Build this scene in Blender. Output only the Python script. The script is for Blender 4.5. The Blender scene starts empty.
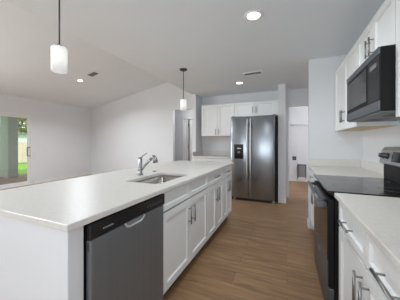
import bpy, bmesh, math, random
from mathutils import Vector, Matrix
random.seed(4)
C = bpy.context.scene.collection
S = bpy.context.scene

# ------------------------------------------------------------------ camera, sky, lights, exposure
F_PX, YAW, HORIZON, CAM_H = 208.1, 0.396, 142.24, 1.248
cam = bpy.data.cameras.new('camera')
cam.sensor_width = 36.0
cam.lens = 36.0 * F_PX / 400.0
cam.shift_y = -(150.0 - HORIZON) / 400.0
cam.clip_start = 0.02
camo = bpy.data.objects.new('camera', cam)
camo.location = (0, 0, CAM_H)
camo.rotation_euler = (math.pi / 2, 0, YAW)
C.objects.link(camo)
S.camera = camo

w = bpy.data.worlds.new('sky')
S.world = w
w.use_nodes = True
bg = w.node_tree.nodes['Background']
bg.inputs['Color'].default_value = (0.80, 0.90, 1.0, 1)
bg.inputs['Strength'].default_value = 1.7

def area(name, loc, rot, sx, sy, power, col=(1, 1, 1), shape='RECTANGLE'):
    l = bpy.data.lights.new(name, 'AREA')
    l.shape = shape
    l.size = sx
    if shape in ('RECTANGLE', 'ELLIPSE'):
        l.size_y = sy
    l.energy = power
    l.color = col
    o = bpy.data.objects.new(name, l)
    o.location = loc
    o.rotation_euler = rot
    C.objects.link(o)
    return o

R90 = math.pi / 2
# added unseen fill lights at the rear and left openings, two tilted at the ceiling
FILL_COL = (0.92, 0.975, 1.0)
area('rear_fill', (-0.55, -2.42, 1.45), (R90, 0, 0), 2.3, 1.6, 8.5, FILL_COL)
area('rear_fill_up', (-0.55, -2.42, 1.45), (R90 + 0.8, 0, 0), 2.3, 1.6, 35, FILL_COL)
area('left_fill', (-6.85, -0.2, 1.2), (0, -R90, 0), 1.8, 2.4, 82, FILL_COL)
area('left_fill_up', (-6.85, -0.2, 1.2), (0, -R90 - 0.8, 0), 1.8, 2.4, 33, FILL_COL)
sun = bpy.data.lights.new('sun', 'SUN')
sun.energy = 2.2
sun.angle = 0.02
so = bpy.data.objects.new('sun', sun)
so.rotation_euler = Vector((-0.6, 0.2, -0.77)).to_track_quat('-Z', 'Y').to_euler()
C.objects.link(so)

S.view_settings.view_transform = 'Standard'
S.view_settings.look = 'None'
S.view_settings.gamma = 1
S.view_settings.use_curve_mapping = False
S.view_settings.exposure = 0.06
S.cycles.max_bounces = 10
S.cycles.diffuse_bounces = 6
S.cycles.use_denoising = True
S.cycles.sample_clamp_indirect = 6

# ------------------------------------------------------------------ materials
def lin(c):
    c /= 255.0
    return c / 12.92 if c <= 0.04045 else ((c + 0.055) / 1.055) ** 2.4

def mat(name, rgb, rough=0.5, metal=0.0, noise=0.0, nscale=8.0, bump=0.0, bscale=60.0, stretch=(1, 1, 1),
        emit=0.0, spec=0.5, coat=0.0):
    m = bpy.data.materials.new(name)
    m.use_nodes = True
    nt = m.node_tree
    p = nt.nodes['Principled BSDF']
    col = (lin(rgb[0]), lin(rgb[1]), lin(rgb[2]), 1)
    p.inputs['Base Color'].default_value = col
    p.inputs['Roughness'].default_value = rough
    p.inputs['Metallic'].default_value = metal
    p.inputs['Specular IOR Level'].default_value = spec
    p.inputs['Coat Weight'].default_value = coat
    if emit:
        p.inputs['Emission Color'].default_value = col
        p.inputs['Emission Strength'].default_value = emit
    if noise or bump:
        tc = nt.nodes.new('ShaderNodeTexCoord')
        mp = nt.nodes.new('ShaderNodeMapping')
        mp.inputs['Scale'].default_value = stretch
        nt.links.new(tc.outputs['Object'], mp.inputs['Vector'])
    if noise:
        n = nt.nodes.new('ShaderNodeTexNoise')
        n.inputs['Scale'].default_value = nscale
        n.inputs['Detail'].default_value = 5
        nt.links.new(mp.outputs['Vector'], n.inputs['Vector'])
        r = nt.nodes.new('ShaderNodeValToRGB')
        r.color_ramp.elements[0].position = 0.3
        r.color_ramp.elements[1].position = 0.7
        r.color_ramp.elements[0].color = tuple(x * (1 - noise) for x in col[:3]) + (1,)
        r.color_ramp.elements[1].color = tuple(min(1, x * (1 + noise)) for x in col[:3]) + (1,)
        nt.links.new(n.outputs['Fac'], r.inputs['Fac'])
        nt.links.new(r.outputs['Color'], p.inputs['Base Color'])
    if bump:
        n2 = nt.nodes.new('ShaderNodeTexNoise')
        n2.inputs['Scale'].default_value = bscale
        nt.links.new(mp.outputs['Vector'], n2.inputs['Vector'])
        b = nt.nodes.new('ShaderNodeBump')
        b.inputs['Strength'].default_value = bump
        b.inputs['Distance'].default_value = 0.002
        nt.links.new(n2.outputs['Fac'], b.inputs['Height'])
        nt.links.new(b.outputs['Normal'], p.inputs['Normal'])
    return m

def wood_floor():
    m = bpy.data.materials.new('plank_floor')
    m.use_nodes = True
    nt = m.node_tree
    N, L = nt.nodes, nt.links
    p = N['Principled BSDF']
    tc = N.new('ShaderNodeTexCoord')
    br = N.new('ShaderNodeTexBrick')
    br.offset = 0.37
    br.inputs['Scale'].default_value = 1.0
    br.inputs['Brick Width'].default_value = 1.22
    br.inputs['Row Height'].default_value = 0.18
    br.inputs['Mortar Size'].default_value = 0.0012
    br.inputs['Mortar Smooth'].default_value = 0.3
    br.inputs['Color1'].default_value = (0.25, 0.25, 0.25, 1)
    br.inputs['Color2'].default_value = (0.75, 0.75, 0.75, 1)
    br.inputs['Mortar'].default_value = (0.0, 0.0, 0.0, 1)
    L.new(tc.outputs['Object'], br.inputs['Vector'])
    # grain: long streaks along X, shifted per plank
    mp = N.new('ShaderNodeMapping')
    mp.inputs['Scale'].default_value = (1.6, 16, 1)
    L.new(tc.outputs['Object'], mp.inputs['Vector'])
    add = N.new('ShaderNodeVectorMath')
    add.operation = 'MULTIPLY_ADD'
    add.inputs[1].default_value = (7, 7, 7)
    L.new(br.outputs['Color'], add.inputs[0])
    L.new(mp.outputs['Vector'], add.inputs[2])
    n = N.new('ShaderNodeTexNoise')
    n.inputs['Scale'].default_value = 1.3
    n.inputs['Detail'].default_value = 7
    n.inputs['Roughness'].default_value = 0.62
    n.inputs['Distortion'].default_value = 0.7
    L.new(add.outputs['Vector'], n.inputs['Vector'])
    mix = N.new('ShaderNodeMix')
    mix.data_type = 'FLOAT'
    mix.inputs['Factor'].default_value = 0.15
    L.new(n.outputs['Fac'], mix.inputs['A'])
    sep = N.new('ShaderNodeSeparateColor')
    L.new(br.outputs['Color'], sep.inputs['Color'])
    L.new(sep.outputs['Red'], mix.inputs['B'])
    r = N.new('ShaderNodeValToRGB')
    e = r.color_ramp.elements
    def c4(a, b, c): return (lin(a), lin(b), lin(c), 1)
    e[0].position = 0.28; e[0].color = c4(118, 91, 68)
    e[1].position = 0.72; e[1].color = c4(176, 140, 105)
    k = e.new(0.5); k.color = c4(150, 117, 84)
    L.new(mix.outputs['Result'], r.inputs['Fac'])
    mul = N.new('ShaderNodeMix')
    mul.data_type = 'RGBA'
    mul.inputs['B'].default_value = c4(88, 68, 55)
    L.new(br.outputs['Fac'], mul.inputs['Factor'])
    L.new(r.outputs['Color'], mul.inputs['A'])
    L.new(mul.outputs['Result'], p.inputs['Base Color'])
    p.inputs['Roughness'].default_value = 0.45
    p.inputs['Specular IOR Level'].default_value = 0.35
    return m

def quartz():
    m = mat('quartz', (218, 215, 210), 0.36, spec=0.35, noise=0.05, nscale=60)
    nt = m.node_tree
    N, L = nt.nodes, nt.links
    p = N['Principled BSDF']
    prev = p.inputs['Base Color'].links[0].from_socket
    tc = N['Texture Coordinate'] if 'Texture Coordinate' in N else N.new('ShaderNodeTexCoord')
    v = N.new('ShaderNodeTexVoronoi')
    v.inputs['Scale'].default_value = 260
    L.new(tc.outputs['Object'], v.inputs['Vector'])
    r = N.new('ShaderNodeValToRGB')
    r.color_ramp.elements[0].position = 0.12
    r.color_ramp.elements[0].color = (0.72, 0.70, 0.67, 1)
    r.color_ramp.elements[1].position = 0.30
    r.color_ramp.elements[1].color = (1, 1, 1, 1)
    L.new(v.outputs['Distance'], r.inputs['Fac'])
    mx = N.new('ShaderNodeMix')
    mx.data_type = 'RGBA'
    mx.blend_type = 'MULTIPLY'
    mx.inputs['Factor'].default_value = 0.6
    L.new(prev, mx.inputs['A'])
    L.new(r.outputs['Color'], mx.inputs['B'])
    L.new(mx.outputs['Result'], p.inputs['Base Color'])
    return m

def glass(name, tint=(1, 1, 1), alpha=0.12):
    m = bpy.data.materials.new(name)
    m.use_nodes = True
    nt = m.node_tree
    N, L = nt.nodes, nt.links
    N.remove(N['Principled BSDF'])
    t = N.new('ShaderNodeBsdfTransparent')
    t.inputs['Color'].default_value = tint + (1,)
    g = N.new('ShaderNodeBsdfGlossy')
    g.inputs['Roughness'].default_value = 0.02
    mx = N.new('ShaderNodeMixShader')
    mx.inputs['Fac'].default_value = alpha
    L.new(t.outputs['BSDF'], mx.inputs[1])
    L.new(g.outputs['BSDF'], mx.inputs[2])
    L.new(mx.outputs['Shader'], N['Material Output'].inputs['Surface'])
    return m

def shade_glass():
    m = bpy.data.materials.new('frosted_glass')
    m.use_nodes = True
    nt = m.node_tree
    N, L = nt.nodes, nt.links
    p = N['Principled BSDF']
    p.inputs['Base Color'].default_value = (0.9, 0.9, 0.9, 1)
    p.inputs['Roughness'].default_value = 0.35
    tr = N.new('ShaderNodeBsdfTranslucent')
    tr.inputs['Color'].default_value = (0.95, 0.95, 0.94, 1)
    mx = N.new('ShaderNodeMixShader')
    mx.inputs['Fac'].default_value = 0.5
    L.new(p.outputs['BSDF'], mx.inputs[1])
    L.new(tr.outputs['BSDF'], mx.inputs[2])
    em = N.new('ShaderNodeEmission')
    em.inputs['Strength'].default_value = 0.12
    ad = N.new('ShaderNodeAddShader')
    L.new(mx.outputs['Shader'], ad.inputs[0])
    L.new(em.outputs['Emission'], ad.inputs[1])
    L.new(ad.outputs['Shader'], N['Material Output'].inputs['Surface'])
    return m

M = dict(
    wall=mat('wall_paint', (224, 225, 228), 0.7, bump=0.12, bscale=90, noise=0.012, nscale=2),
    ceil=mat('ceiling_paint', (229, 235, 241), 0.85, bump=0.15, bscale=70, noise=0.012, nscale=2),
    trim=mat('trim_white', (232, 232, 232), 0.4, noise=0.01),
    cab=mat('cabinet_white', (238, 239, 240), 0.38, noise=0.012, nscale=3),
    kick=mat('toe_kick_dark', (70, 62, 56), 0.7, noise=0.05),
    under=mat('cabinet_underside_ply', (206, 180, 140), 0.6, noise=0.12, nscale=6, stretch=(8, 1, 1)),
    quartz=quartz(),
    floor=wood_floor(),
    steel=mat('stainless', (152, 156, 162), 0.26, 1.0, noise=0.05, nscale=30, stretch=(1, 1, 0.02)),
    steeld=mat('stainless_dishwasher', (130, 134, 139), 0.42, 0.6, noise=0.04, nscale=30, stretch=(1, 1, 0.02)),
    steelk=mat('dark_stainless', (96, 102, 108), 0.36, 0.55, noise=0.05, nscale=30, stretch=(1, 0.03, 1)),
    sink=mat('sink_steel', (178, 174, 168), 0.33, 1.0, noise=0.08, nscale=40, stretch=(1, 1, 0.1)),
    silver=mat('silver_grip', (158, 158, 158), 0.38, 0.4, noise=0.03),
    satin=mat('satin_handle', (205, 206, 208), 0.3, 0.6, noise=0.03),
    chrome=mat('chrome', (168, 168, 170), 0.16, 1.0, noise=0.02),
    nickel=mat('brushed_nickel', (150, 149, 147), 0.3, 0.9, noise=0.05, nscale=40),
    black=mat('black_plastic', (20, 20, 21), 0.4, noise=0.1),
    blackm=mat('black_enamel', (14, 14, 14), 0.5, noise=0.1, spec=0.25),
    blackglass=mat('black_glass', (14, 15, 17), 0.10, noise=0.05, spec=0.45),
    mwglass=mat('microwave_window', (30, 30, 31), 0.08, noise=0.05, spec=0.8),
    ctop=mat('ceramic_cooktop', (20, 20, 21), 0.10, noise=0.1, nscale=200, spec=0.6),
    bronze=mat('dark_nickel', (88, 86, 84), 0.35, 0.9, noise=0.05),
    grey=mat('grey_plastic', (128, 129, 131), 0.5, noise=0.04),
    dgrey=mat('vent_grey', (120, 120, 121), 0.6, noise=0.05),
    white=mat('white_plastic', (228, 228, 228), 0.4, noise=0.01),
    print_=mat('printed_letters', (205, 205, 205), 0.5, noise=0.02),
    red=mat('emblem_red', (150, 60, 55), 0.5, noise=0.02),
    glass=glass('clear_glass', (0.97, 0.99, 0.98), 0.05),
    shade=shade_glass(),
    bulb=mat('bulb_glow', (255, 250, 240), 0.5, emit=2.6, noise=0.001),
    lens=mat('downlight_lens', (255, 253, 248), 0.5, emit=6.0, noise=0.001),
    patio=mat('patio_concrete', (150, 122, 110), 0.8, noise=0.12, nscale=5),
    stucco=mat('stucco_green_grey', (172, 174, 164), 0.85, noise=0.05, bump=0.3, bscale=120),
    grass=mat('lawn_grass', (128, 168, 58), 0.9, noise=0.3, nscale=14),
    fence=mat('vinyl_fence', (224, 200, 180), 0.6, noise=0.04),
    house=mat('house_white', (236, 236, 236), 0.7, noise=0.03),
    roof=mat('roof_grey', (110, 108, 112), 0.8, noise=0.15, nscale=20),
    leaf=mat('leaves', (150, 146, 70), 0.7, noise=0.5, nscale=3),
    bark=mat('bark', (92, 76, 60), 0.9, noise=0.3, nscale=14),
)

# ------------------------------------------------------------------ mesh helpers
class MB:
    def __init__(self):
        self.bm = bmesh.new()
    def box(self, x0, x1, y0, y1, z0, z1, mi=0):
        x0, x1 = min(x0, x1), max(x0, x1); y0, y1 = min(y0, y1), max(y0, y1); z0, z1 = min(z0, z1), max(z0, z1)
        v = [self.bm.verts.new(p) for p in ((x0,y0,z0),(x1,y0,z0),(x1,y1,z0),(x0,y1,z0),(x0,y0,z1),(x1,y0,z1),(x1,y1,z1),(x0,y1,z1))]
        for f in ((0,3,2,1),(4,5,6,7),(0,1,5,4),(1,2,6,5),(2,3,7,6),(3,0,4,7)):
            fc = self.bm.faces.new([v[i] for i in f]); fc.material_index = mi
        return self
    def tube(self, pts, rad, seg=14, caps=True):
        pts = [Vector(p) for p in pts]
        if not isinstance(rad, (list, tuple)): rad = [rad] * len(pts)
        rings = []
        up = None
        for i, p in enumerate(pts):
            a = pts[max(i - 1, 0)]; b = pts[min(i + 1, len(pts) - 1)]
            d = (b - a).normalized()
            if up is None:
                up = Vector((0, 0, 1)) if abs(d.z) < 0.9 else Vector((1, 0, 0))
            n1 = (up - d * up.dot(d)).normalized()
            up = n1
            n2 = d.cross(n1)
            rings.append([self.bm.verts.new(p + (n1 * math.cos(2 * math.pi * k / seg) + n2 * math.sin(2 * math.pi * k / seg)) * rad[i]) for k in range(seg)])
        for i in range(len(rings) - 1):
            for k in range(seg):
                self.bm.faces.new((rings[i][k], rings[i][(k + 1) % seg], rings[i + 1][(k + 1) % seg], rings[i + 1][k])).smooth = True
        if caps:
            self.bm.faces.new(rings[0][::-1]); self.bm.faces.new(rings[-1])
        return self
    def lathe(self, cx, cy, prof, seg=28, close=False):
        rings = []
        for r, z in prof:
            if r < 1e-6:
                rings.append([self.bm.verts.new((cx, cy, z))])
            else:
                rings.append([self.bm.verts.new((cx + r * math.cos(2 * math.pi * k / seg), cy + r * math.sin(2 * math.pi * k / seg), z)) for k in range(seg)])
        n = len(rings)
        for i in range(n if close else n - 1):
            a, b = rings[i], rings[(i + 1) % n]
            for k in range(seg):
                k2 = (k + 1) % seg
                vs = [a[k % len(a)], a[k2 % len(a)], b[k2 % len(b)], b[k % len(b)]]
                u = []
                for v in vs:
                    if v not in u: u.append(v)
                if len(u) > 2:
                    self.bm.faces.new(u).smooth = True
        return self
    def prism(self, poly, fn, t0, t1):
        a = [self.bm.verts.new(fn(p[0], p[1], t0)) for p in poly]
        b = [self.bm.verts.new(fn(p[0], p[1], t1)) for p in poly]
        self.bm.faces.new(a); self.bm.faces.new(b[::-1])
        n = len(a)
        for i in range(n):
            self.bm.faces.new((a[i], b[i], b[(i + 1) % n], a[(i + 1) % n]))
        return self
    def slab_hole(self, x0, x1, y0, y1, z0, z1, hx0, hx1, hy0, hy1):
        xs, ys = (x0, hx0, hx1, x1), (y0, hy0, hy1, y1)
        g = [[[self.bm.verts.new((x, y, z)) for z in (z0, z1)] for y in ys] for x in xs]
        for i in range(3):
            for j in range(3):
                if i == 1 and j == 1: continue
                for k in (0, 1):
                    self.bm.faces.new((g[i][j][k], g[i + 1][j][k], g[i + 1][j + 1][k], g[i][j + 1][k]))
        def side(a, b):
            self.bm.faces.new((a[0], b[0], b[1], a[1]))
        for i in range(3):
            side(g[i][0], g[i + 1][0]); side(g[i][3], g[i + 1][3]); side(g[0][i], g[0][i + 1]); side(g[3][i], g[3][i + 1])
        side(g[1][1], g[2][1]); side(g[1][2], g[2][2]); side(g[1][1], g[1][2]); side(g[2][1], g[2][2])
        return self
    def shaker(self, fn, w0, w1, z0, z1, t=0.019, rail=0.057, rec=0.012):
        """a frame-and-panel front: back at d=-t, face at d=0, recessed centre panel"""
        r = min(rail, (z1 - z0) * 0.3, (w1 - w0) * 0.3)
        V = lambda w, d, z: self.bm.verts.new(fn(w, d, z))
        q = lambda o, d: [V(w0 + o, d, z0 + o), V(w1 - o, d, z0 + o), V(w1 - o, d, z1 - o), V(w0 + o, d, z1 - o)]
        back, front, inner, deep = q(0, -t), q(0, 0), q(r, 0), q(r + 0.006, -rec)
        self.bm.faces.new(back); self.bm.faces.new(deep)
        for a, b in ((back, front), (front, inner), (inner, deep)):
            for i in range(4):
                self.bm.faces.new((a[i], a[(i + 1) % 4], b[(i + 1) % 4], b[i]))
        return self
    def build(self, name, m, parent=None, bevel=0.0, local=False, smooth=False, seg=2):
        bmesh.ops.recalc_face_normals(self.bm, faces=self.bm.faces)
        me = bpy.data.meshes.new(name)
        if parent is not None and not local:
            p, off = parent, Vector((0, 0, 0))
            while p is not None:
                off += p.location; p = p.parent
            bmesh.ops.translate(self.bm, verts=self.bm.verts, vec=-off)
        if smooth:
            for f in self.bm.faces: f.smooth = True
        self.bm.to_mesh(me); self.bm.free()
        for x in (m if isinstance(m, (list, tuple)) else [m]):
            me.materials.append(x)
        o = bpy.data.objects.new(name, me)
        C.objects.link(o)
        if parent is not None: o.parent = parent
        if bevel:
            b = o.modifiers.new('bevel', 'BEVEL')
            b.width = bevel; b.segments = seg; b.limit_method = 'ANGLE'; b.angle_limit = math.radians(40)
        return o

def box(*a): return MB().box(*a)

def thing(name, label, cat, loc, group=None, rot=None):
    o = bpy.data.objects.new(name, None)
    o.empty_display_size = 0.1
    o.location = loc
    if rot: o.rotation_euler = rot
    C.objects.link(o)
    o['label'] = label; o['category'] = cat
    if group: o['group'] = group
    return o

def tag(o, label, cat, group=None):
    o['label'] = label; o['category'] = cat
    if group: o['group'] = group
    return o

def struct(o):
    o['kind'] = 'structure'
    return o

# ------------------------------------------------------------------ dimensions (metres, camera at X=0 Y=0)
CZ = 2.44                     # flat ceiling
XL, YF = -6.97, 5.80          # living room left wall and far wall
YB = 5.126                    # kitchen back wall
XE = -2.185                   # edge of the flat ceiling / left face of the kitchen side wall
XRW = 0.925                   # right wall
YE = 3.39                     # wall closing the right-hand run
YR = -2.5                     # rear wall
XH = 2.6                      # hall right wall
SL = 0.192
def slope_z(x): return 2.53 + SL * (x - XL)
T = 0.12

# ------------------------------------------------------------------ structure
struct(box(XL - T, XH, YR - T, 9.0, -0.1, 0.0).build('floor', M['floor']))
struct(box(XE, XH, YR - T, 9.0, CZ, CZ + 0.12).build('ceiling', M['ceil']))
struct(MB().prism([(XL - T, slope_z(XL - T)), (XE, slope_z(XE)), (XE, slope_z(XE) + 0.12), (XL - T, slope_z(XL - T) + 0.12)],
                  lambda a, b, t: (a, t, b), YR - T, YF + T).build('ceiling.001', M['ceil']))
struct(box(XE, XE + T, YR - T, YF, CZ + 0.12, slope_z(XE) + 0.12).build('wall_fascia', M['wall']))
# left wall with the slider opening and an added unseen window opening
SY0, SY1, SZ1 = 1.93, 3.76, 2.05
wl = MB()
wl.box(XL - T, XL, YR - T, -1.4, 0, slope_z(XL)); wl.box(XL - T, XL, 1.0, SY0, 0, slope_z(XL)); wl.box(XL - T, XL, -1.4, 1.0, 0, 0.3); wl.box(XL - T, XL, -1.4, 1.0, 2.1, slope_z(XL))
wl.box(XL - T, XL, SY1, YF + T, 0, slope_z(XL)); wl.box(XL - T, XL, SY0, SY1, SZ1, slope_z(XL))
struct(wl.build('wall_left', M['wall']))
# far wall with a cased opening to the bedroom hall
OX0, OX1, OZ = -3.36, -2.36, 2.28
wf = MB()
def slopeblock(mb, x0, x1, z0):
    mb.prism([(x0, z0), (x1, z0), (x1, slope_z(x1)), (x0, slope_z(x0))], lambda a, b, t: (a, t, b), YF, YF + T)
slopeblock(wf, XL, OX0, 0); slopeblock(wf, OX0, OX1, OZ); slopeblock(wf, OX1, XE, 0)
struct(wf.build('wall_far', M['wall']))
struct(box(XE, -2.083, 4.712, 9.0 - T, 0, CZ).build('wall_side', M['wall']))
# bedroom hall behind the opening
hb = MB(); hb.box(-4.6, -3.445, 6.6, 6.7, 0, CZ); hb.box(-3.445, XE, 6.6, 6.7, 2.05, CZ)
struct(hb.build('wall_hall_end', M['wall']))
struct(box(-4.7, -4.6, YF + T, 6.7, 0, CZ).build('wall_hall_left', M['wall']))
struct(box(-4.7, XE, YF + T, 9.0, CZ, CZ + 0.1).build('ceiling.002', M['ceil']))
# kitchen back wall, with the laundry doorway
DX0, DX1, DZ = 0.022, 0.86, 2.08
wb = MB()
wb.box(-2.083, -0.171, YB, YB + T, 0, CZ); wb.box(-0.171, DX0, YB, YB + T, 0, CZ); wb.box(DX0, DX1, YB, YB + T, DZ, CZ); wb.box(DX1, XH, YB, YB + T, 0, CZ)
struct(wb.build('wall_back', M['wall']))
struct(box(-0.171, -0.031, 4.596, YB, 0, CZ).build('wall_fridge', M['wall']))
struct(box(0.295, XH, YE, YE + T, 0, CZ).build('wall_end', M['wall']))
struct(box(XRW, XRW + T, YR, YE, 0, CZ).build('wall_right', M['wall']))
struct(box(XH, XH + T, YE + T, 9.0, 0, CZ).build('wall_hall_right', M['wall']))
# laundry room
YL = 7.3
struct(box(-0.4, XH, YL, YL + T, 0, CZ).build('wall_laundry', M['wall']))
struct(box(-0.5, -0.4, YB + T, YL, 0, CZ).build('wall_laundry_left', M['wall']))
# rear wall with an added wide window opening behind the camera
wr = MB()
for a, b, z0, z1 in ((XL - T, -1.75, 0, 2.44), (-1.75, 0.65, 0, 0.6), (-1.75, 0.65, 2.3, 2.44), (0.65, XRW + T, 0, 2.44)):
    wr.box(a, b, YR - T, YR, z0, z1)
wr.box(XL - T, XE, YR - T, YR, 2.44, 3.6)
struct(wr.build('wall_rear', M['wall']))
def added_window(name, fn, a, b, z0, z1):
    fr = MB()
    for q in ((a, a + .05, z0, z1), (b - .05, b, z0, z1), (a + .05, b - .05, z0, z0 + .05), (a + .05, b - .05, z1 - .05, z1), ((a + b) / 2 - .03, (a + b) / 2 + .03, z0 + .05, z1 - .05)):
        p, r = fn(q[0], 0.03, q[2]), fn(q[1], 0.09, q[3])
        fr.box(p[0], r[0], p[1], r[1], p[2], r[2])
    struct(fr.build(name, M['trim']))
added_window('added_window_1', lambda w_, d, z: (w_, YR - d, z), -1.75, 0.65, 0.6, 2.3)  # unseen window put in to carry the rear fill lights
added_window('added_window_2', lambda w_, d, z: (XL - d, w_, z), -1.4, 1.0, 0.3, 2.1)  # unseen window invented to go with the left fill lights

# skirting
struct(box(XL, XL + 0.014, SY1 + 0.07, YF, 0, 0.09).build('baseboard_left', M['trim'], bevel=0.003))
struct(box(XL + 0.014, OX0, YF - 0.014, YF, 0, 0.09).build('baseboard_far', M['trim'], bevel=0.003))
bf = MB(); bf.box(-0.171, -0.017, 4.582, 4.596, 0, 0.1); bf.box(-0.031, -0.017, 4.596, YB, 0, 0.1)
struct(bf.build('baseboard_fridge', M['trim'], bevel=0.003))
be = MB(); be.box(0.281, 0.295, YE - 0.012, YE + T + 0.012, 0, 0.1); be.box(0.295, 0.36, YE - 0.012, YE, 0, 0.1)
struct(be.build('baseboard_end', M['trim'], bevel=0.003))
struct(box(-0.4, XH, YL - 0.014, YL, 0, 0.1).build('baseboard_laundry', M['trim'], bevel=0.003))

# jambs of the laundry doorway
tj = MB()
tj.box(DX0, DX0 + 0.018, YB - 0.004, YB + T + 0.004, 0, DZ); tj.box(DX1 - 0.018, DX1, YB - 0.004, YB + T + 0.004, 0, DZ); tj.box(DX0 + 0.018, DX1 - 0.018, YB - 0.004, YB + T + 0.004, DZ - 0.018, DZ)
trm = struct(tj.build('trim_1', M['trim']))

# closet door seen through the far opening
d2 = bpy.data.objects.new('door_2', None); d2.location = (-3.1, 6.6, 0); C.objects.link(d2); struct(d2)
cs = MB(); cs.box(-3.445, -3.385, 6.58, 6.62, 0, 2.05); cs.box(-2.90, -2.84, 6.58, 6.62, 0, 2.05); cs.box(-3.445, -2.84, 6.58, 6.62, 2.05, 2.12)
cs.build('door_frame', M['trim'], d2, 0.003)
for a, b in ((-3.38, -3.215), (-3.165, -2.905)):
    MB().shaker(lambda u, d, z: (u, 6.61 - d, z), a, b, 0.01, 2.04, 0.03, 0.05).build('door_leaf', M['trim'], d2)
hg = MB()
for z in (0.25, 1.1, 1.85): hg.box(-3.212, -3.168, 6.605, 6.625, z - 0.05, z + 0.05)
hg.build('hinge', M['bronze'], d2)
struct(box(-3.445, XE, 6.70, 6.72, 0, 2.05).build('closet_gap_dark', M['blackm']))  # black sheet stands in for the darkness behind the leaf gap

# sliding glass door
d1 = bpy.data.objects.new('door_1', None); d1.location = (XL, (SY0 + SY1) / 2, 0); C.objects.link(d1); struct(d1)
f = MB()
xa, xb = XL - 0.10, XL + 0.012
f.box(xa, xb, SY1 - 0.035, SY1, 0.0, SZ1); f.box(xa, xb, SY0, SY0 + 0.035, 0.0, SZ1); f.box(xa, xb, SY0 + 0.035, SY1 - 0.035, SZ1 - 0.05, SZ1); f.box(xa, xb, SY0 + 0.035, SY1 - 0.035, 0, 0.035)
f.build('door_frame', M['trim'], d1, 0.003)
for (a, b, x) in ((SY0 + 0.035, 2.90, XL - 0.08), (2.84, SY1 - 0.035, XL - 0.045)):
    s = MB()
    s.box(x, x + 0.03, a, a + 0.06, 0.035, SZ1 - 0.05); s.box(x, x + 0.03, b - 0.06, b, 0.035, SZ1 - 0.05)
    s.box(x, x + 0.03, a + 0.06, b - 0.06, 0.035, 0.115); s.box(x, x + 0.03, a + 0.06, b - 0.06, SZ1 - 0.105, SZ1 - 0.05)
    sash = s.build('sash', M['trim'], d1, 0.003)
    box(x + 0.013, x + 0.017, a + 0.06, b - 0.06, 0.115, SZ1 - 0.105).build('pane', M['glass'], sash)
hy = SY1 - 0.06
MB().tube([(XL - 0.01, hy, 0.85), (XL + 0.03, hy, 0.85), (XL + 0.035, hy - 0.075, 0.85), (XL + 0.035, hy - 0.075, 1.10), (XL + 0.03, hy, 1.10), (XL - 0.01, hy, 1.10)], 0.011, 10).build('handle', M['bronze'], d1)

# ------------------------------------------------------------------ outdoors, beyond the slider
struct(box(-9.75, XL - T, -1.0, 6.2, -0.1, -0.03).build('patio_slab', M['patio']))
g = box(-40, -9.75, -20, 40, -0.2, -0.06).build('lawn', M['grass']); g['kind'] = 'stuff'; g['label'] = 'bright green lawn beyond the patio outside the sliding door'; g['category'] = 'grass'
struct(box(-9.75, XL - T, -1.0, 6.2, 2.35, 2.45).build('patio_ceiling', M['stucco']))
pc = thing('patio_column', 'square pale green stucco column on the patio outside the sliding door', 'column', (-9.47, 4.37, -0.03))
box(-9.74, -9.2, 4.22, 4.52, -0.03, 2.35).build('shaft', M['stucco'], pc, 0.006)
box(-9.748, -9.185, 4.205, 4.535, -0.03, 0.10).build('base', M['stucco'], pc, 0.006)
fn = thing('garden_fence', 'low beige vinyl fence at the far edge of the lawn', 'fence', (-15.0, 8, -0.06))
p_ = MB()
for k in range(40): p_.box(-15.02, -14.98, 0.3 * k + 1, 0.3 * k + 1.29, 0.0, 1.2)
p_.build('panel', M['fence'], fn)
for k in range(6): box(-15.06, -14.94, 0.94 + 2.4 * k, 1.06 + 2.4 * k, -0.06, 1.3).build('post', M['fence'], fn)
box(-15.03, -14.97, 1, 13, 1.2, 1.25).build('rail', M['fence'], fn)
hs = thing('neighbor_house', 'white house beyond the beige garden fence', 'house', (-24, 13.5, -0.06))
box(-28, -22, 7, 20, -0.06, 2.0).build('wall', M['house'], hs)
MB().prism([(-28.3, 2.0), (-21.7, 2.0), (-25, 2.7)], lambda a, b, t: (a, t, b), 6.7, 20.3).build('roof', M['roof'], hs)
def tree(name, label, x, y, h, r, n):
    t = thing(name, label, 'tree', (x, y, -0.04))
    MB().tube([(x, y, -0.04), (x + 0.1, y, h * 0.4), (x, y + 0.1, h * 0.8)], [0.16, 0.12, 0.04], 10).build('trunk', M['bark'], t)
    b = MB()
    for k in range(n):
        u, v_ = random.random() * 2 * math.pi, random.uniform(-1, 1)
        rr = r * random.random() ** 0.4
        c = Vector((x + rr * math.cos(u) * math.sqrt(1 - v_ * v_), y + rr * math.sin(u) * math.sqrt(1 - v_ * v_), h * 0.72 + rr * v_ * 0.85))
        rot = Matrix.Rotation(random.random() * 6.28, 3, Vector((random.random() - .5, random.random() - .5, random.random() - .5)).normalized())
        s = random.uniform(0.12, 0.24)
        b.bm.faces.new([b.bm.verts.new(c + rot @ Vector(q)) for q in ((-s, 0, 0), (0, -s * .5, s * .1), (s, 0, 0), (0, s * .5, s * .1))])
    b.build('foliage', M['leaf'], t)
tree('leafy_tree', 'leafy tree behind the beige fence, seen right of the patio column', -18.0, 9.7, 4.7, 1.75, 1500)

# ------------------------------------------------------------------ cabinets
def bar_pull(fn, w, z, vertical, length, parent):
    b = MB(); h = length / 2; o = 0.032
    P = lambda a: fn(w, o, z + a) if vertical else fn(w + a, o, z)
    Q = lambda a: fn(w, 0.0, z + a) if vertical else fn(w + a, 0.0, z)
    b.tube([P(-h), P(h)], 0.0068, 10)
    for a in (-h * 0.72, h * 0.72): b.tube([Q(a), P(a)], 0.0045, 8)
    return b.build('handle', M['nickel'], parent)

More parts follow.
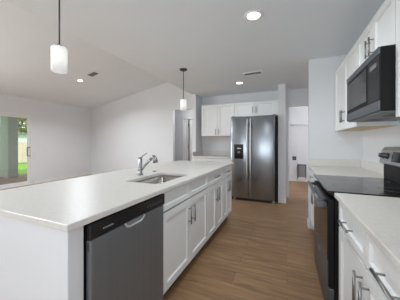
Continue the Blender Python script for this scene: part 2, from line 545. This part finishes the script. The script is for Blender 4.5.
def cabinet(name, label, fn, w0, w1, depth, z0, z1, fronts, kick=0.0, group=None, underside=False, skip_body=None):
    """fronts: (kind, w0, w1, z0, z1, handle) with handle=None | ('v', w, z) | ('h', w, z)"""
    c = fn((w0 + w1) / 2, -depth / 2, 0)
    t = thing(name, label, 'cabinet', (c[0], c[1], z0 if not kick else 0.0), group)
    def fb(a, b, d0, d1, q0, q1):
        p, q = fn(a, d0, q0), fn(b, d1, q1)
        return MB().box(p[0], q[0], p[1], q[1], q0, q1)
    if skip_body:   # open-topped carcass: sides, back and floor
        m = MB()
        for (a, b, d0, d1, q0, q1) in ((w0, w0 + .018, -depth, -.021, z0, z1), (w1 - .018, w1, -depth, -.021, z0, z1), (w0 + .018, w1 - .018, -depth, -depth + .012, z0, z1),
                                       (w0 + .018, w1 - .018, -depth + .012, -.021, z0, z0 + .018), (w0 + .018, w1 - .018, -.04, -.021, z1 - .15, z1)):
            p, q = fn(a, d0, q0), fn(b, d1, q1); m.box(p[0], q[0], p[1], q[1], q0, q1)
        m.build('body', M['cab'], t)
    else:
        fb(w0, w1, -depth, -0.021, z0, z1).build('body', M['cab'], t)
    if underside:
        fb(w0 + .016, w1 - .016, -depth + .002, -0.024, z0 - 0.002, z0).build('underside', M['under'], t)
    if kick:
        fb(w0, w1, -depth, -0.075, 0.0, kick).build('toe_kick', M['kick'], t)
    for (kind, a, b, q0, q1, hd) in fronts:
        o = MB().shaker(fn, a, b, q0, q1, rail=0.057 if kind == 'door' else 0.036).build(kind, M['cab'], t)
        if hd:
            L = hd[3] if len(hd) > 3 else 0.165
            bar_pull(fn, hd[1], hd[2], hd[0] == 'v', L, o)
    return t

XI = -0.846
isl = lambda w_, d, z: (XI + d, w_, z)
XRF = 0.315
rgt = lambda w_, d, z: (XRF - d, w_, z)
XUF = 0.615
upr = lambda w_, d, z: (XUF - d, w_, z)
bck = lambda w_, d, z: (w_, 4.515 - d, z)
bup = lambda w_, d, z: (w_, 4.82 - d, z)

G = 0.002
def base_pair(w0, w1, false_front=False, drawers=1, zs=(0.115, 0.715, 0.73, 0.872), hl=0.165):
    mid = (w0 + w1) / 2
    fr = [('door', w0 + G, mid - G, zs[0], zs[1], ('v', mid - 0.042, 0.575)), ('door', mid + G, w1 - G, zs[0], zs[1], ('v', mid + 0.042, 0.575))]
    if false_front:
        fr += [('drawer_front', w0 + G, mid - G, zs[2], zs[3], None), ('drawer_front', mid + G, w1 - G, zs[2], zs[3], None)]
    elif drawers == 1:
        fr += [('drawer', w0 + G, w1 - G, zs[2], zs[3], ('h', mid, 0.805, hl))]
    else:
        fr += [('drawer', w0 + G, mid - G, zs[2], zs[3], ('h', (w0 + mid) / 2, 0.785, hl)), ('drawer', mid + G, w1 - G, zs[2], zs[3], ('h', (mid + w1) / 2, 0.785, hl))]
    return fr

gi = 'white base cabinets along the island'
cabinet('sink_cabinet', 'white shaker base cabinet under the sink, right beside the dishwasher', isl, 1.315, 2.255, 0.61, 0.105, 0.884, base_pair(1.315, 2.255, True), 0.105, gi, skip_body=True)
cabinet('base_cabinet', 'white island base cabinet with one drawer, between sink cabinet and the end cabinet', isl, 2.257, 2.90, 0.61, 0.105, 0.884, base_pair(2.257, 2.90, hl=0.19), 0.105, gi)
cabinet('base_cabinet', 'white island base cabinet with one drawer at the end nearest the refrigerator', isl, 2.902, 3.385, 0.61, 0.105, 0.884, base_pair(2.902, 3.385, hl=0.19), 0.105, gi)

# half wall that backs and closes the island
ki = thing('island_half_wall', 'plain white half wall at the end of the island, left of the dishwasher, below the worktop', 'island', (-1.22, 0.63, 0))
box(-1.60, XI - 0.004, 0.592, 0.668, 0, 0.884).build('half_wall_end', M['wall'], ki, 0.004)
box(-1.60, -1.49, 0.668, 3.385, 0, 0.884).build('half_wall_back', M['wall'], ki)

# island worktop with the sink cut-out
HX0, HX1, HY0, HY1 = -1.28, -0.945, 1.40, 1.975
ic = thing('island_countertop', 'long pale quartz worktop of the island with a sink cut into it', 'countertop', (-1.33, 1.98, 0.884))
MB().slab_hole(-1.837, -0.816, 0.567, 3.41, 0.884, 0.914, HX0, HX1, HY0, HY1).build('slab', M['quartz'], ic, 0.004)
# sink
sk = thing('sink', 'rectangular stainless undermount sink set in the island worktop', 'sink', ((HX0 + HX1) / 2, (HY0 + HY1) / 2, 0.70))
sb = MB()
def ring(x0, x1, y0, y1, z, r, n=5):
    out = []
    for (cx, cy, a0) in ((x1 - r, y1 - r, 0), (x0 + r, y1 - r, 90), (x0 + r, y0 + r, 180), (x1 - r, y0 + r, 270)):
        for k in range(n + 1):
            a = math.radians(a0 + 90 * k / n)
            out.append(sb.bm.verts.new((cx + r * math.cos(a), cy + r * math.sin(a), z)))
    return out
e = 0.004
rs = [ring(HX0 - .02, HX1 + .02, HY0 - .02, HY1 + .02, 0.883, 0.03), ring(HX0 - e, HX1 + e, HY0 - e, HY1 + e, 0.883, 0.02), ring(HX0 - e + .004, HX1 + e - .004, HY0 - e + .004, HY1 + e - .004, 0.73, 0.03),
      ring(HX0 + .018, HX1 - .018, HY0 + .018, HY1 - .018, 0.703, 0.03), ring(HX0 + .12, HX1 - .12, HY0 + .24, HY1 - .24, 0.698, 0.03)]
for a, b in zip(rs, rs[1:]):
    for i in range(len(a)):
        sb.bm.faces.new((a[i], a[(i + 1) % len(a)], b[(i + 1) % len(a)], b[i])).smooth = True
sb.bm.faces.new(rs[-1])
sb.build('basin', M['sink'], sk)
scx, scy = (HX0 + HX1) / 2, (HY0 + HY1) / 2
MB().lathe(scx, scy, [(0.0, 0.7005), (0.03, 0.7005), (0.043, 0.702), (0.045, 0.6985)]).build('drain', M['chrome'], sk)

# faucet
fx, fy = -1.38, 1.72
fa = thing('faucet', 'chrome single lever pull out faucet standing behind the sink', 'faucet', (fx, fy, 0.914))
MB().lathe(fx, fy, [(0, 0.914), (0.03, 0.914), (0.03, 0.922), (0.023, 0.928), (0.022, 0.965), (0.0245, 0.972), (0.0245, 0.985), (0.021, 0.99), (0.021, 1.075), (0.018, 1.092), (0.0, 1.096)]).build('body', M['chrome'], fa)
box_ = MB().tube([(fx + .004, fy, 1.085), (fx + .03, fy, 1.108), (fx + .085, fy, 1.137)], [0.009, 0.007, 0.0055], 10).build('lever', M['chrome'], fa)
MB().tube([(fx + .012, fy, 0.965), (fx + .05, fy, 1.005), (fx + .10, fy, 1.052), (fx + .135, fy, 1.082)], [0.014, 0.0135, 0.013, 0.014], 14).build('spout', M['chrome'], fa)
MB().tube([(fx + .128, fy, 1.078), (fx + .145, fy, 1.10), (fx + .165, fy, 1.105), (fx + .178, fy, 1.088), (fx + .186, fy, 1.045)], [0.014, 0.018, 0.02, 0.023, 0.026], 14).build('spray_head', M['nickel'], fa)
tag(MB().lathe(-1.395, 1.99, [(0, 0.914), (0.024, 0.914), (0.024, 0.918), (0.018, 0.922), (0, 0.9225)]).build('hole_cover', M['chrome']), 'small round chrome hole cover on the worktop beside the faucet', 'cover')

# ------------------------------------------------------------------ dishwasher
dw = thing('dishwasher', 'stainless dishwasher with a black control strip built into the island', 'dishwasher', (XI - 0.28, 0.99, 0))
box(XI - 0.55, XI - 0.02, 0.676, 1.307, 0.0, 0.868).build('tub', M['black'], dw)
dx = XI + 0.016
box(XI - 0.018, dx, 0.684, 1.302, 0.105, 0.795).build('door', M['steeld'], dw, 0.011, seg=4)
cp = box(XI - 0.018, dx + 0.006, 0.679, 1.305, 0.797, 0.872).build('control_panel', M['black'], dw, 0.006)
lt = MB(); y = 0.752
for k in range(9):
    hgt = 0.0075 if k in (0, 3, 6) else 0.006
    lt.box(dx + 0.006, dx + 0.0066, y, y + 0.0042, 0.8265, 0.8265 + hgt)
    if k % 2: lt.box(dx + 0.006, dx + 0.0066, y, y + 0.006, 0.8265, 0.8280)
    y += 0.0075
lt.build('maker_mark', M['print_'], cp)
bt = MB()
for k in range(7):
    yy = 1.10 + 0.025 * k
    bt.box(dx + 0.006, dx + 0.0064, yy, yy + 0.012, 0.828, 0.833); bt.box(dx + 0.006, dx + 0.0064, yy + 0.003, yy + 0.007, 0.838, 0.841)
bt.build('button_print', M['grey'], cp)
prof = [(-0.085, 0.0), (-0.07, -0.020), (-0.045, -0.028), (0.045, -0.028), (0.07, -0.020), (0.085, 0.0)]
gp = MB().prism(prof, lambda a, b, t: (t, 0.985 + a, 0.797 + b), dx - 0.002, dx + 0.0015).build('grip_recess', M['grey'], dw)
MB().tube([(dx + 0.006, 0.985 + a, 0.797 + b) for a, b in prof], [0.005, 0.006, 0.0065, 0.0065, 0.006, 0.005], 10).build('handle', M['satin'], gp)
box(XI - 0.06, XI - 0.045, 0.684, 1.302, 0.0, 0.10).build('toe_kick', M['black'], dw)
em = MB(); em.tube([(dx + 0.0008, 1.245 + 0.016 * math.cos(a / 12 * math.pi), 0.185 + 0.024 * math.sin(a / 12 * math.pi)) for a in range(25)], 0.0014, 6, caps=False)
em.tube([(dx + 0.001, 1.238, 0.175), (dx + 0.001, 1.244, 0.198), (dx + 0.001, 1.249, 0.178), (dx + 0.001, 1.254, 0.193)], 0.0012, 6)
em.build('emblem', M['grey'], dw)
vt = MB()
for k in range(6): vt.box(XI + 0.000, XI + 0.010, 0.6832, 0.6842, 0.745 + k * 0.007, 0.749 + k * 0.007)
vt.build('side_vent', M['black'], dw)

# ------------------------------------------------------------------ refrigerator
FY, FL, FR, FH = 4.44, -1.132, -0.188, 1.80
rf = thing('refrigerator', 'tall stainless side by side refrigerator with a water dispenser', 'refrigerator', ((FL + FR) / 2, 4.78, 0))
box(FL + 0.006, FR - 0.002, FY + 0.072, YB - 0.03, 0.03, FH - 0.012).build('body', M['blackm'], rf, 0.004)
XS = -0.740
def fdoor(x0, x1):
    n = 12
    pts = [(x0 + (x1 - x0) * k / n, FY + 0.020 * (abs(2 * k / n - 1) ** 2.2) - 0.004) for k in range(n + 1)] + [(x1, FY + 0.07), (x0, FY + 0.07)]
    o = MB().prism(pts, lambda a, b, t: (a, b, t), 0.062, FH).build('door', M['steel'], rf, 0.004)
    for p in o.data.polygons: p.use_smooth = abs(p.normal.z) < 0.5
    return o
dl, dr = fdoor(FL, XS - 0.004), fdoor(XS + 0.004, FR - 0.036)
for x, dd in ((XS - 0.036, dl), (XS + 0.036, dr)):
    n = 14; z0, z1 = 0.48, 1.74
    MB().tube([(x, FY + 0.01 - 0.055 * min(1, math.sin(math.pi * k / n) * 2.6), z0 + (z1 - z0) * k / n) for k in range(n + 1)], 0.0135, 12).build('handle', M['satin'], dd)
dp = box(-1.055, -0.855, FY - 0.008, FY + 0.03, 0.890, 1.205).build('dispenser', M['black'], dl, 0.004)
box(-1.035, -0.875, FY - 0.010, FY - 0.008, 0.915, 1.07).build('recess', M['blackglass'], dp)
pd = MB(); pd.box(-0.985, -0.93, FY - 0.012, FY - 0.0102, 1.105, 1.13); pd.box(-0.925, -0.90, FY - 0.012, FY - 0.0102, 1.11, 1.125); pd.build('button', M['print_'], dp)
box(-0.975, -0.925, FY - 0.022, FY - 0.0102, 1.015, 1.055).build('paddle', M['grey'], dp)
box(FL + 0.02, FR - 0.12, FY + 0.035, FY + 0.075, 0.012, 0.055).build('toe_grille', M['black'], rf)
for x in (FL + 0.08, FR - 0.06): MB().lathe(x, FY + 0.05, [(0, 0.0), (0.03, 0.0), (0.03, 0.02), (0.02, 0.062), (0, 0.062)], 14).build('foot', M['grey'], rf)
for x in (FL + 0.05, FR - 0.05): box(x - 0.03, x + 0.03, FY + 0.02, FY + 0.10, FH, FH + 0.014).build('hinge_cover', M['grey'], rf, 0.003)
mk = MB()
for k in range(8): mk.box(-0.40 + 0.0105 * k, -0.394 + 0.0105 * k, FY - 0.0015, FY + 0.004, 1.715, 1.722)
mk.build('maker_mark', M['print_'], dr)

# cabinets and worktop on the back wall
def uppers(w0, w1, z0, z1, hz, L=None):
    mid = (w0 + w1) / 2
    return [('door', w0 + G, mid - G, z0 + .002, z1 - .002, ('v', mid - .036, hz, 0.14)), ('door', mid + G, w1 - G, z0 + .002, z1 - .002, ('v', mid + .036, hz, 0.14))]
cabinet('wall_cabinet', 'white two door wall cabinet left of the refrigerator', bup, -1.978, -1.142, 0.304, 1.40, 2.17, uppers(-1.978, -1.142, 1.40, 2.17, 1.50), underside=True)
cabinet('wall_cabinet', 'short white two door wall cabinet above the refrigerator', bup, -1.138, -0.222, 0.304, 1.835, 2.17, uppers(-1.138, -0.222, 1.835, 2.17, 1.98))
struct(box(-0.220, -0.172, 4.815, YB, 1.835, 2.17).build('trim_2', M['cab']))
cabinet('base_cabinet', 'white base cabinet under the small worktop left of the refrigerator', bck, -2.08, -1.145, 0.60, 0.105, 0.884, base_pair(-2.08, -1.145), 0.105)
bc = thing('countertop', 'small pale worktop left of the refrigerator on the back wall', 'countertop', (-1.61, 4.8, 0.884))
box(-2.082, -1.142, 4.488, YB - 0.001, 0.884, 0.914).build('slab', M['quartz'], bc, 0.003)
box(-2.062, -1.142, YB - 0.021, YB - 0.001, 0.914, 1.016).build('backsplash', M['quartz'], bc, 0.002)
box(-2.082, -2.062, 4.49, YB - 0.001, 0.914, 1.016).build('backsplash', M['quartz'], bc, 0.002)

# ------------------------------------------------------------------ right-hand run
gr = 'white base cabinets beside the range'
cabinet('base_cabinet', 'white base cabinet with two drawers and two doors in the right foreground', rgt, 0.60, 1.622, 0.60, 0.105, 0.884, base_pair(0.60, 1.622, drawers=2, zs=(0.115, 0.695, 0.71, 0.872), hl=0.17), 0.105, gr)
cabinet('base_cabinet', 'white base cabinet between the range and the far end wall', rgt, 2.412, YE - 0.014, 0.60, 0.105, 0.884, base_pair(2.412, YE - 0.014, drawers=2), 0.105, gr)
rc = thing('countertop', 'pale quartz worktop in the right foreground, nearer than the range', 'countertop', (0.6, 1.1, 0.884))
box(0.290, XRW - 0.001, 0.57, 1.622, 0.884, 0.914).build('slab', M['quartz'], rc, 0.004)
box(XRW - 0.021, XRW - 0.001, 0.57, 1.622, 0.914, 1.016).build('backsplash', M['quartz'], rc, 0.002)
fc = thing('countertop', 'pale quartz worktop between the range and the far end wall', 'countertop', (0.6, 2.9, 0.884))
box(0.290, XRW - 0.001, 2.412, YE - 0.001, 0.884, 0.914).build('slab', M['quartz'], fc, 0.004)
box(0.297, XRW - 0.021, YE - 0.021, YE - 0.001, 0.914, 1.016).build('backsplash', M['quartz'], fc, 0.002)
box(XRW - 0.021, XRW - 0.001, 2.412, YE - 0.001, 0.914, 1.016).build('backsplash', M['quartz'], fc, 0.002)

# range
RY0, RY1 = 1.632, 2.402
rg = thing('range', 'black and stainless electric range with a smooth black cooktop', 'stove', (0.57, 2.017, 0))
box(0.296, 0.90, RY0, RY1, 0.03, 0.902).build('body', M['blackm'], rg, 0.004)
ct = box(0.252, 0.845, RY0 - 0.004, RY1 + 0.004, 0.902, 0.920).build('cooktop', M['ctop'], rg, 0.005)
for (bx, by, br_) in ((0.42, 1.84, 0.105), (0.42, 2.21, 0.085), (0.68, 1.84, 0.085), (0.68, 2.21, 0.105)):
    MB().lathe(bx, by, [(br_ - 0.003, 0.9201), (br_ - 0.003, 0.9204), (br_, 0.9204), (br_, 0.9201)], 40, close=True).build('burner_ring', M['dgrey'], ct)
od = box(0.258, 0.294, RY0 + 0.003, RY1 - 0.003, 0.268, 0.862).build('oven_door', M['blackm'], rg, 0.005)
box(0.2535, 0.258, RY0 + 0.012, RY1 - 0.012, 0.445, 0.85).build('glass_front', M['blackglass'], od, 0.001)
box(0.2525, 0.258, RY0 + 0.006, RY1 - 0.006, 0.275, 0.440).build('lower_band', M['steelk'], od, 0.002)
lg = MB()
for k in range(7): lg.box(0.2515, 0.2525, 1.985 + 0.0115 * k, 1.992 + 0.0115 * k, 0.352, 0.362)
lg.build('maker_mark', M['print_'], od)
hb_ = MB(); hb_.tube([(0.205, RY0 + 0.03, 0.845), (0.205, RY1 - 0.03, 0.845)], 0.014, 14)
for y in (RY0 + 0.07, RY1 - 0.07): hb_.tube([(0.26, y, 0.835), (0.205, y, 0.845)], 0.011, 10)
hb_.build('handle', M['steelk'], od)
dr_ = box(0.256, 0.294, RY0 + 0.003, RY1 - 0.003, 0.055, 0.258).build('drawer', M['steelk'], rg, 0.006)
box(0.30, 0.40, RY0 + 0.02, RY1 - 0.02, 0.0, 0.03).build('base_rail', M['black'], rg)
box(0.812, 0.90, RY0 + 0.004, RY1 - 0.004, 0.920, 1.055).build('riser', M['blackm'], rg, 0.004)
con = MB().prism([(0.800, 1.055), (0.780, 1.065), (0.800, 1.180), (0.822, 1.205), (0.90, 1.208), (0.90, 1.055)], lambda a, b, t: (a, t, b), RY0, RY1).build('control_console', M['silver'], rg, 0.006)
def on_console(z): return 0.780 + (z - 1.065) / 0.115 * 0.020
for y in (RY1 - 0.075, RY1 - 0.155, RY0 + 0.155, RY0 + 0.075):
    x = on_console(1.130)
    MB().tube([(x + 0.002, y, 1.130), (x - 0.008, y, 1.1314), (x - 0.009, y, 1.1316), (x - 0.034, y, 1.136)], [0.026, 0.026, 0.021, 0.018], 16).build('knob', M['black'], con)
MB().prism([(on_console(1.09) + .001, 1.09), (on_console(1.09) - .003, 1.09), (on_console(1.170) - .003, 1.170), (on_console(1.170) + .001, 1.170)], lambda a, b, t: (a, t, b), 1.87, 2.165).build('display', M['blackglass'], con)

# microwave
MX, MZ0, MZ1, MY0, MY1 = 0.535, 1.440, 1.852, 1.645, 2.405
mw = thing('microwave', 'black over the range microwave hung under the short wall cabinet', 'microwave', (0.72, 2.02, MZ0))
box(MX + 0.008, XRW - 0.002, MY0, MY1, MZ0 + 0.006, MZ1).build('body', M['blackm'], mw, 0.003)
md = box(MX, MX + 0.008, 1.835, MY1, 1.517, 1.802).build('door', M['blackm'], mw, 0.003)
box(MX - 0.003, MX, 1.865, MY1 - 0.035, 1.545, 1.785).build('door_glass', M['mwglass'], md, 0.001)
mp_ = box(MX - 0.002, MX + 0.008, MY0, 1.831, 1.517, 1.802).build('control_panel', M['black'], mw, 0.002)
box(MX - 0.003, MX - 0.002, 1.68, 1.795, 1.735, 1.765).build('display', M['dgrey'], mp_)
vs = MB().box(MX - 0.004, MX + 0.008, MY0, MY1, 1.805, MZ1 - 0.001)
vs.build('vent_strip', M['steelk'], mw, 0.003)
box(MX - 0.003, MX + 0.008, MY0, MY1, MZ0 + 0.008, 1.514).build('lower_band', M['steelk'], mw, 0.003)
un = box(MX + 0.01, XRW - 0.03, MY0 + 0.015, MY1 - 0.015, MZ0 - 0.002, MZ0 + 0.006).build('underside', M['grey'], mw, 0.002)
for y0 in (MY0 + 0.06, MY1 - 0.30):
    gl = MB()
    for k in range(9): gl.box(0.64 + 0.014 * k, 0.648 + 0.014 * k, y0, y0 + 0.24, MZ0 - 0.004, MZ0 - 0.002)
    gl.build('filter', M['dgrey'], un)

# upper cabinets on the right wall
cabinet('wall_cabinet', 'white two door wall cabinet beyond the microwave at the end wall', upr, MY1 + 0.003, YE - 0.006, 0.322, 1.40, 2.215, uppers(MY1 + 0.003, YE - 0.006, 1.40, 2.215, 1.55), underside=True)
cabinet('wall_cabinet', 'short white two door wall cabinet directly above the microwave', upr, MY0, MY1, 0.322, MZ1 + 0.003, 2.215, uppers(MY0, MY1, MZ1 + 0.003, 2.215, 1.99))
cabinet('wall_cabinet', 'white wall cabinet at the right edge, nearer than the microwave', upr, 0.74, MY0 - 0.003, 0.322, 1.40, 2.215, uppers(0.74, MY0 - 0.003, 1.40, 2.215, 1.55), underside=True)

# ------------------------------------------------------------------ ceiling fittings
def pendant(x, y, label):
    t = thing('pendant_lamp', label, 'lamp', (x, y, CZ), 'pendants over the island')
    MB().lathe(x, y, [(0, CZ), (0.062, CZ), (0.062, CZ - 0.012), (0.05, CZ - 0.024), (0.012, CZ - 0.032), (0, CZ - 0.032)]).build('canopy', M['bronze'], t)
    MB().tube([(x, y, CZ - 0.03), (x, y, 1.97)], 0.0055, 10).build('rod', M['bronze'], t)
    MB().lathe(x, y, [(0, 1.966), (0.016, 1.965), (0.028, 1.958), (0.03, 1.950), (0, 1.950)]).build('socket_cap', M['nickel'], t)
    r, z0, z1 = 0.0515, 1.768, 1.948
    MB().lathe(x, y, [(0.03, z1), (r - .006, z1 - 0.002), (r, z1 - 0.01), (r, z0), (r - 0.004, z0), (r - 0.004, z1 - 0.012), (0.03, z1 - 0.006)], 36).build('lamp_shade', M['shade'], t)
    MB().lathe(x, y, [(0, 1.80), (0.014, 1.804), (0.024, 1.822), (0.024, 1.836), (0.014, 1.862), (0.012, 1.89), (0, 1.89)], 20).build('bulb', M['bulb'], t)
pendant(-1.548, 1.015, 'frosted cylinder pendant over the near end of the island')
pendant(-1.56, 3.03, 'frosted cylinder pendant over the far end of the island')

def downlight(x, y, z, label, rot=0.0, power=6):
    t = thing('recessed_light', label, 'light', (x, y, z), 'recessed ceiling lights', rot=(0, rot, 0))
    MB().lathe(0, 0, [(0.058, -0.001), (0.088, 0.0), (0.09, -0.004), (0.082, -0.009), (0.060, -0.006)], 36, close=True).build('trim_ring', M['white'], t, local=True)
    MB().lathe(0, 0, [(0, -0.0035), (0.06, -0.0035), (0.06, -0.001), (0, -0.001)], 32).build('lens', M['lens'], t, local=True)
    l = area('light_of_downlight', (x, y, z - 0.012), (0, rot, 0), 0.11, 0.11, power, (0.89, 0.955, 1), 'DISK')
    l.data.spread = math.radians(150)
downlight(-0.29, 2.0, CZ, 'larger looking round recessed ceiling light above the aisle', 0, 9)
downlight(-0.88, 4.16, CZ, 'round recessed ceiling light near the refrigerator cabinets', 0, 2.5)
SR = -math.atan(SL)
downlight(-5.08, 3.88, slope_z(-5.08) - 0.001, 'round recessed light in the sloped living room ceiling', SR, 42)
downlight(-4.2, 1.2, slope_z(-4.2) - 0.001, 'added round recessed light brightening the living room, out of view to the left', SR, 52)  # unseen downlight added as fill for the living room

def register(x, y, z, lx, ly, label, rot=0.0, slat_mat='white'):
    t = thing('ceiling_vent', label, 'vent', (x, y, z), 'ceiling air vents', rot=(0, rot, 0))
    f_ = MB(); b = 0.034
    f_.box(-lx, lx, -ly, -ly + b, -0.008, 0); f_.box(-lx, lx, ly - b, ly, -0.008, 0); f_.box(-lx, -lx + b, -ly + b, ly - b, -0.008, 0); f_.box(lx - b, lx, -ly + b, ly - b, -0.008, 0)
    f_.build('frame', M['white'], t, local=True)
    box(-lx + b, lx - b, -ly + b, ly - b, -0.002, 0).build('backing', M['black'], t, local=True)
    n = max(3, int((ly - b) * 2 / 0.02))
    s_ = MB()
    for k in range(n):
        yy = -ly + b + (k + 0.5) * (2 * (ly - b)) / n
        s_.prism([(yy - 0.008, -0.003), (yy - 0.006, -0.002), (yy + 0.006, -0.009), (yy + 0.004, -0.010)], lambda a, c, q: (q, a, c), -lx + b, lx - b)
    s_.build('slat', M[slat_mat], t, local=True)
register(-0.545, 3.66, CZ - 0.0005, 0.17, 0.075, 'white slotted air vent in the flat kitchen ceiling', 0.0, 'dgrey')
register(-4.57, 3.85, slope_z(-4.57) - 0.001, 0.16, 0.11, 'grey slotted air vent in the sloped living room ceiling', SR, 'dgrey')

# wall plates
def plate(name, label, cat, fn, w_, z, hw, hh, m, kids):
    t = thing(name, label, cat, fn(w_, 0, z))
    def bb(a, b, c_, d_, d0, d1):
        p, q = fn(w_ + a, d0, 0), fn(w_ + b, d1, 0)
        return MB().box(p[0], q[0], p[1], q[1], z + c_, z + d_)
    bb(-hw, hw, -hh, hh, 0, 0.006).build('plate', m, t, 0.002)
    for (nm, a, b, c_, d_, mm) in kids: bb(a, b, c_, d_, 0.006, 0.009).build(nm, mm, t)
left = lambda w_, d, z: (XL + d, w_, z)
plate('light_switch', 'white light switch plate on the wall right of the sliding door', 'switch', left, 4.17, 1.13, 0.06, 0.06, M['white'], [('rocker', -0.038, -0.010, -0.034, 0.034, M['white']), ('rocker', 0.010, 0.038, -0.034, 0.034, M['white'])])
plate('wall_outlet', 'white outlet low on the left wall near the corner', 'outlet', left, 4.94, 0.44, 0.036, 0.058, M['white'], [('socket', -0.017, 0.017, 0.008, 0.036, M['trim']), ('socket', -0.017, 0.017, -0.036, -0.008, M['trim'])])
laun = lambda w_, d, z: (w_, YL - d, z)
plate('dryer_outlet', 'small black square outlet on the far laundry wall', 'outlet', laun, 0.215, 0.735, 0.055, 0.058, M['black'], [('socket', -0.03, 0.03, -0.03, 0.03, M['dgrey'])])
ph = thing('wall_hatch', 'grey panel with a dark frame low on the laundry wall', 'hatch', (0.43, YL - 0.014, 0.05))
q = MB(); q.box(0.305, 0.325, YL - 0.04, YL - 0.014, 0.10, 0.55); q.box(0.535, 0.555, YL - 0.04, YL - 0.014, 0.10, 0.55); q.box(0.325, 0.535, YL - 0.04, YL - 0.014, 0.525, 0.55)
q.build('frame', M['black'], ph)
box(0.325, 0.535, YL - 0.03, YL - 0.014, 0.15, 0.525).build('panel', M['grey'], ph)
box(0.30, 0.56, YL - 0.045, YL - 0.014, 0.05, 0.10).build('sill', M['white'], ph, 0.003)
box(0.325, 0.535, YL - 0.034, YL - 0.014, 0.10, 0.15).build('threshold', M['white'], ph)
sh = thing('wire_shelf', 'white wire shelf across the far laundry wall', 'shelf', (0.9, YL - 0.15, 1.80))
ws = MB()
for yy in (YL - 0.205, YL - 0.11, YL - 0.01): ws.tube([(-0.39, yy, 1.80), (XH - 0.1, yy, 1.80)], 0.005, 8)
ws.tube([(-0.39, YL - 0.205, 1.765), (XH - 0.1, YL - 0.205, 1.765)], 0.005, 8)
for k in range(50): ws.tube([(-0.38 + 0.057 * k, YL - 0.01, 1.804), (-0.38 + 0.057 * k, YL - 0.205, 1.804), (-0.38 + 0.057 * k, YL - 0.205, 1.765)], 0.0022, 5)
ws.build('wires', M['white'], sh)
for x in (0.02, 0.75, 1.6): MB().tube([(x, YL, 1.50), (x, YL - 0.20, 1.795)], 0.006, 8).build('brace', M['white'], sh)

# unseen lamps added to brighten the side rooms: laundry, passage, bedroom hall
def dome(x, y, label, power):
    t = thing('added_ceiling_lamp', label, 'lamp', (x, y, CZ))
    MB().lathe(x, y, [(0, CZ), (0.14, CZ), (0.14, CZ - 0.02), (0, CZ - 0.02)]).build('base', M['white'], t)
    MB().lathe(x, y, [(0.13, CZ - 0.02), (0.125, CZ - 0.045), (0.08, CZ - 0.07), (0, CZ - 0.08)]).build('diffuser', M['lens'], t)
    l = bpy.data.lights.new('light_of_dome', 'POINT'); l.energy = power; l.shadow_soft_size = 0.1
    o = bpy.data.objects.new('light_of_dome', l); o.location = (x, y, CZ - 0.2); C.objects.link(o)
dome(1.7, 5.5, 'added unseen round lamp brightening the laundry room', 44)
dome(1.6, 4.3, 'added unseen round lamp brightening the passage behind the end wall', 6)
dome(-2.5, 6.25, 'added unseen round lamp brightening the bedroom hall', 9)
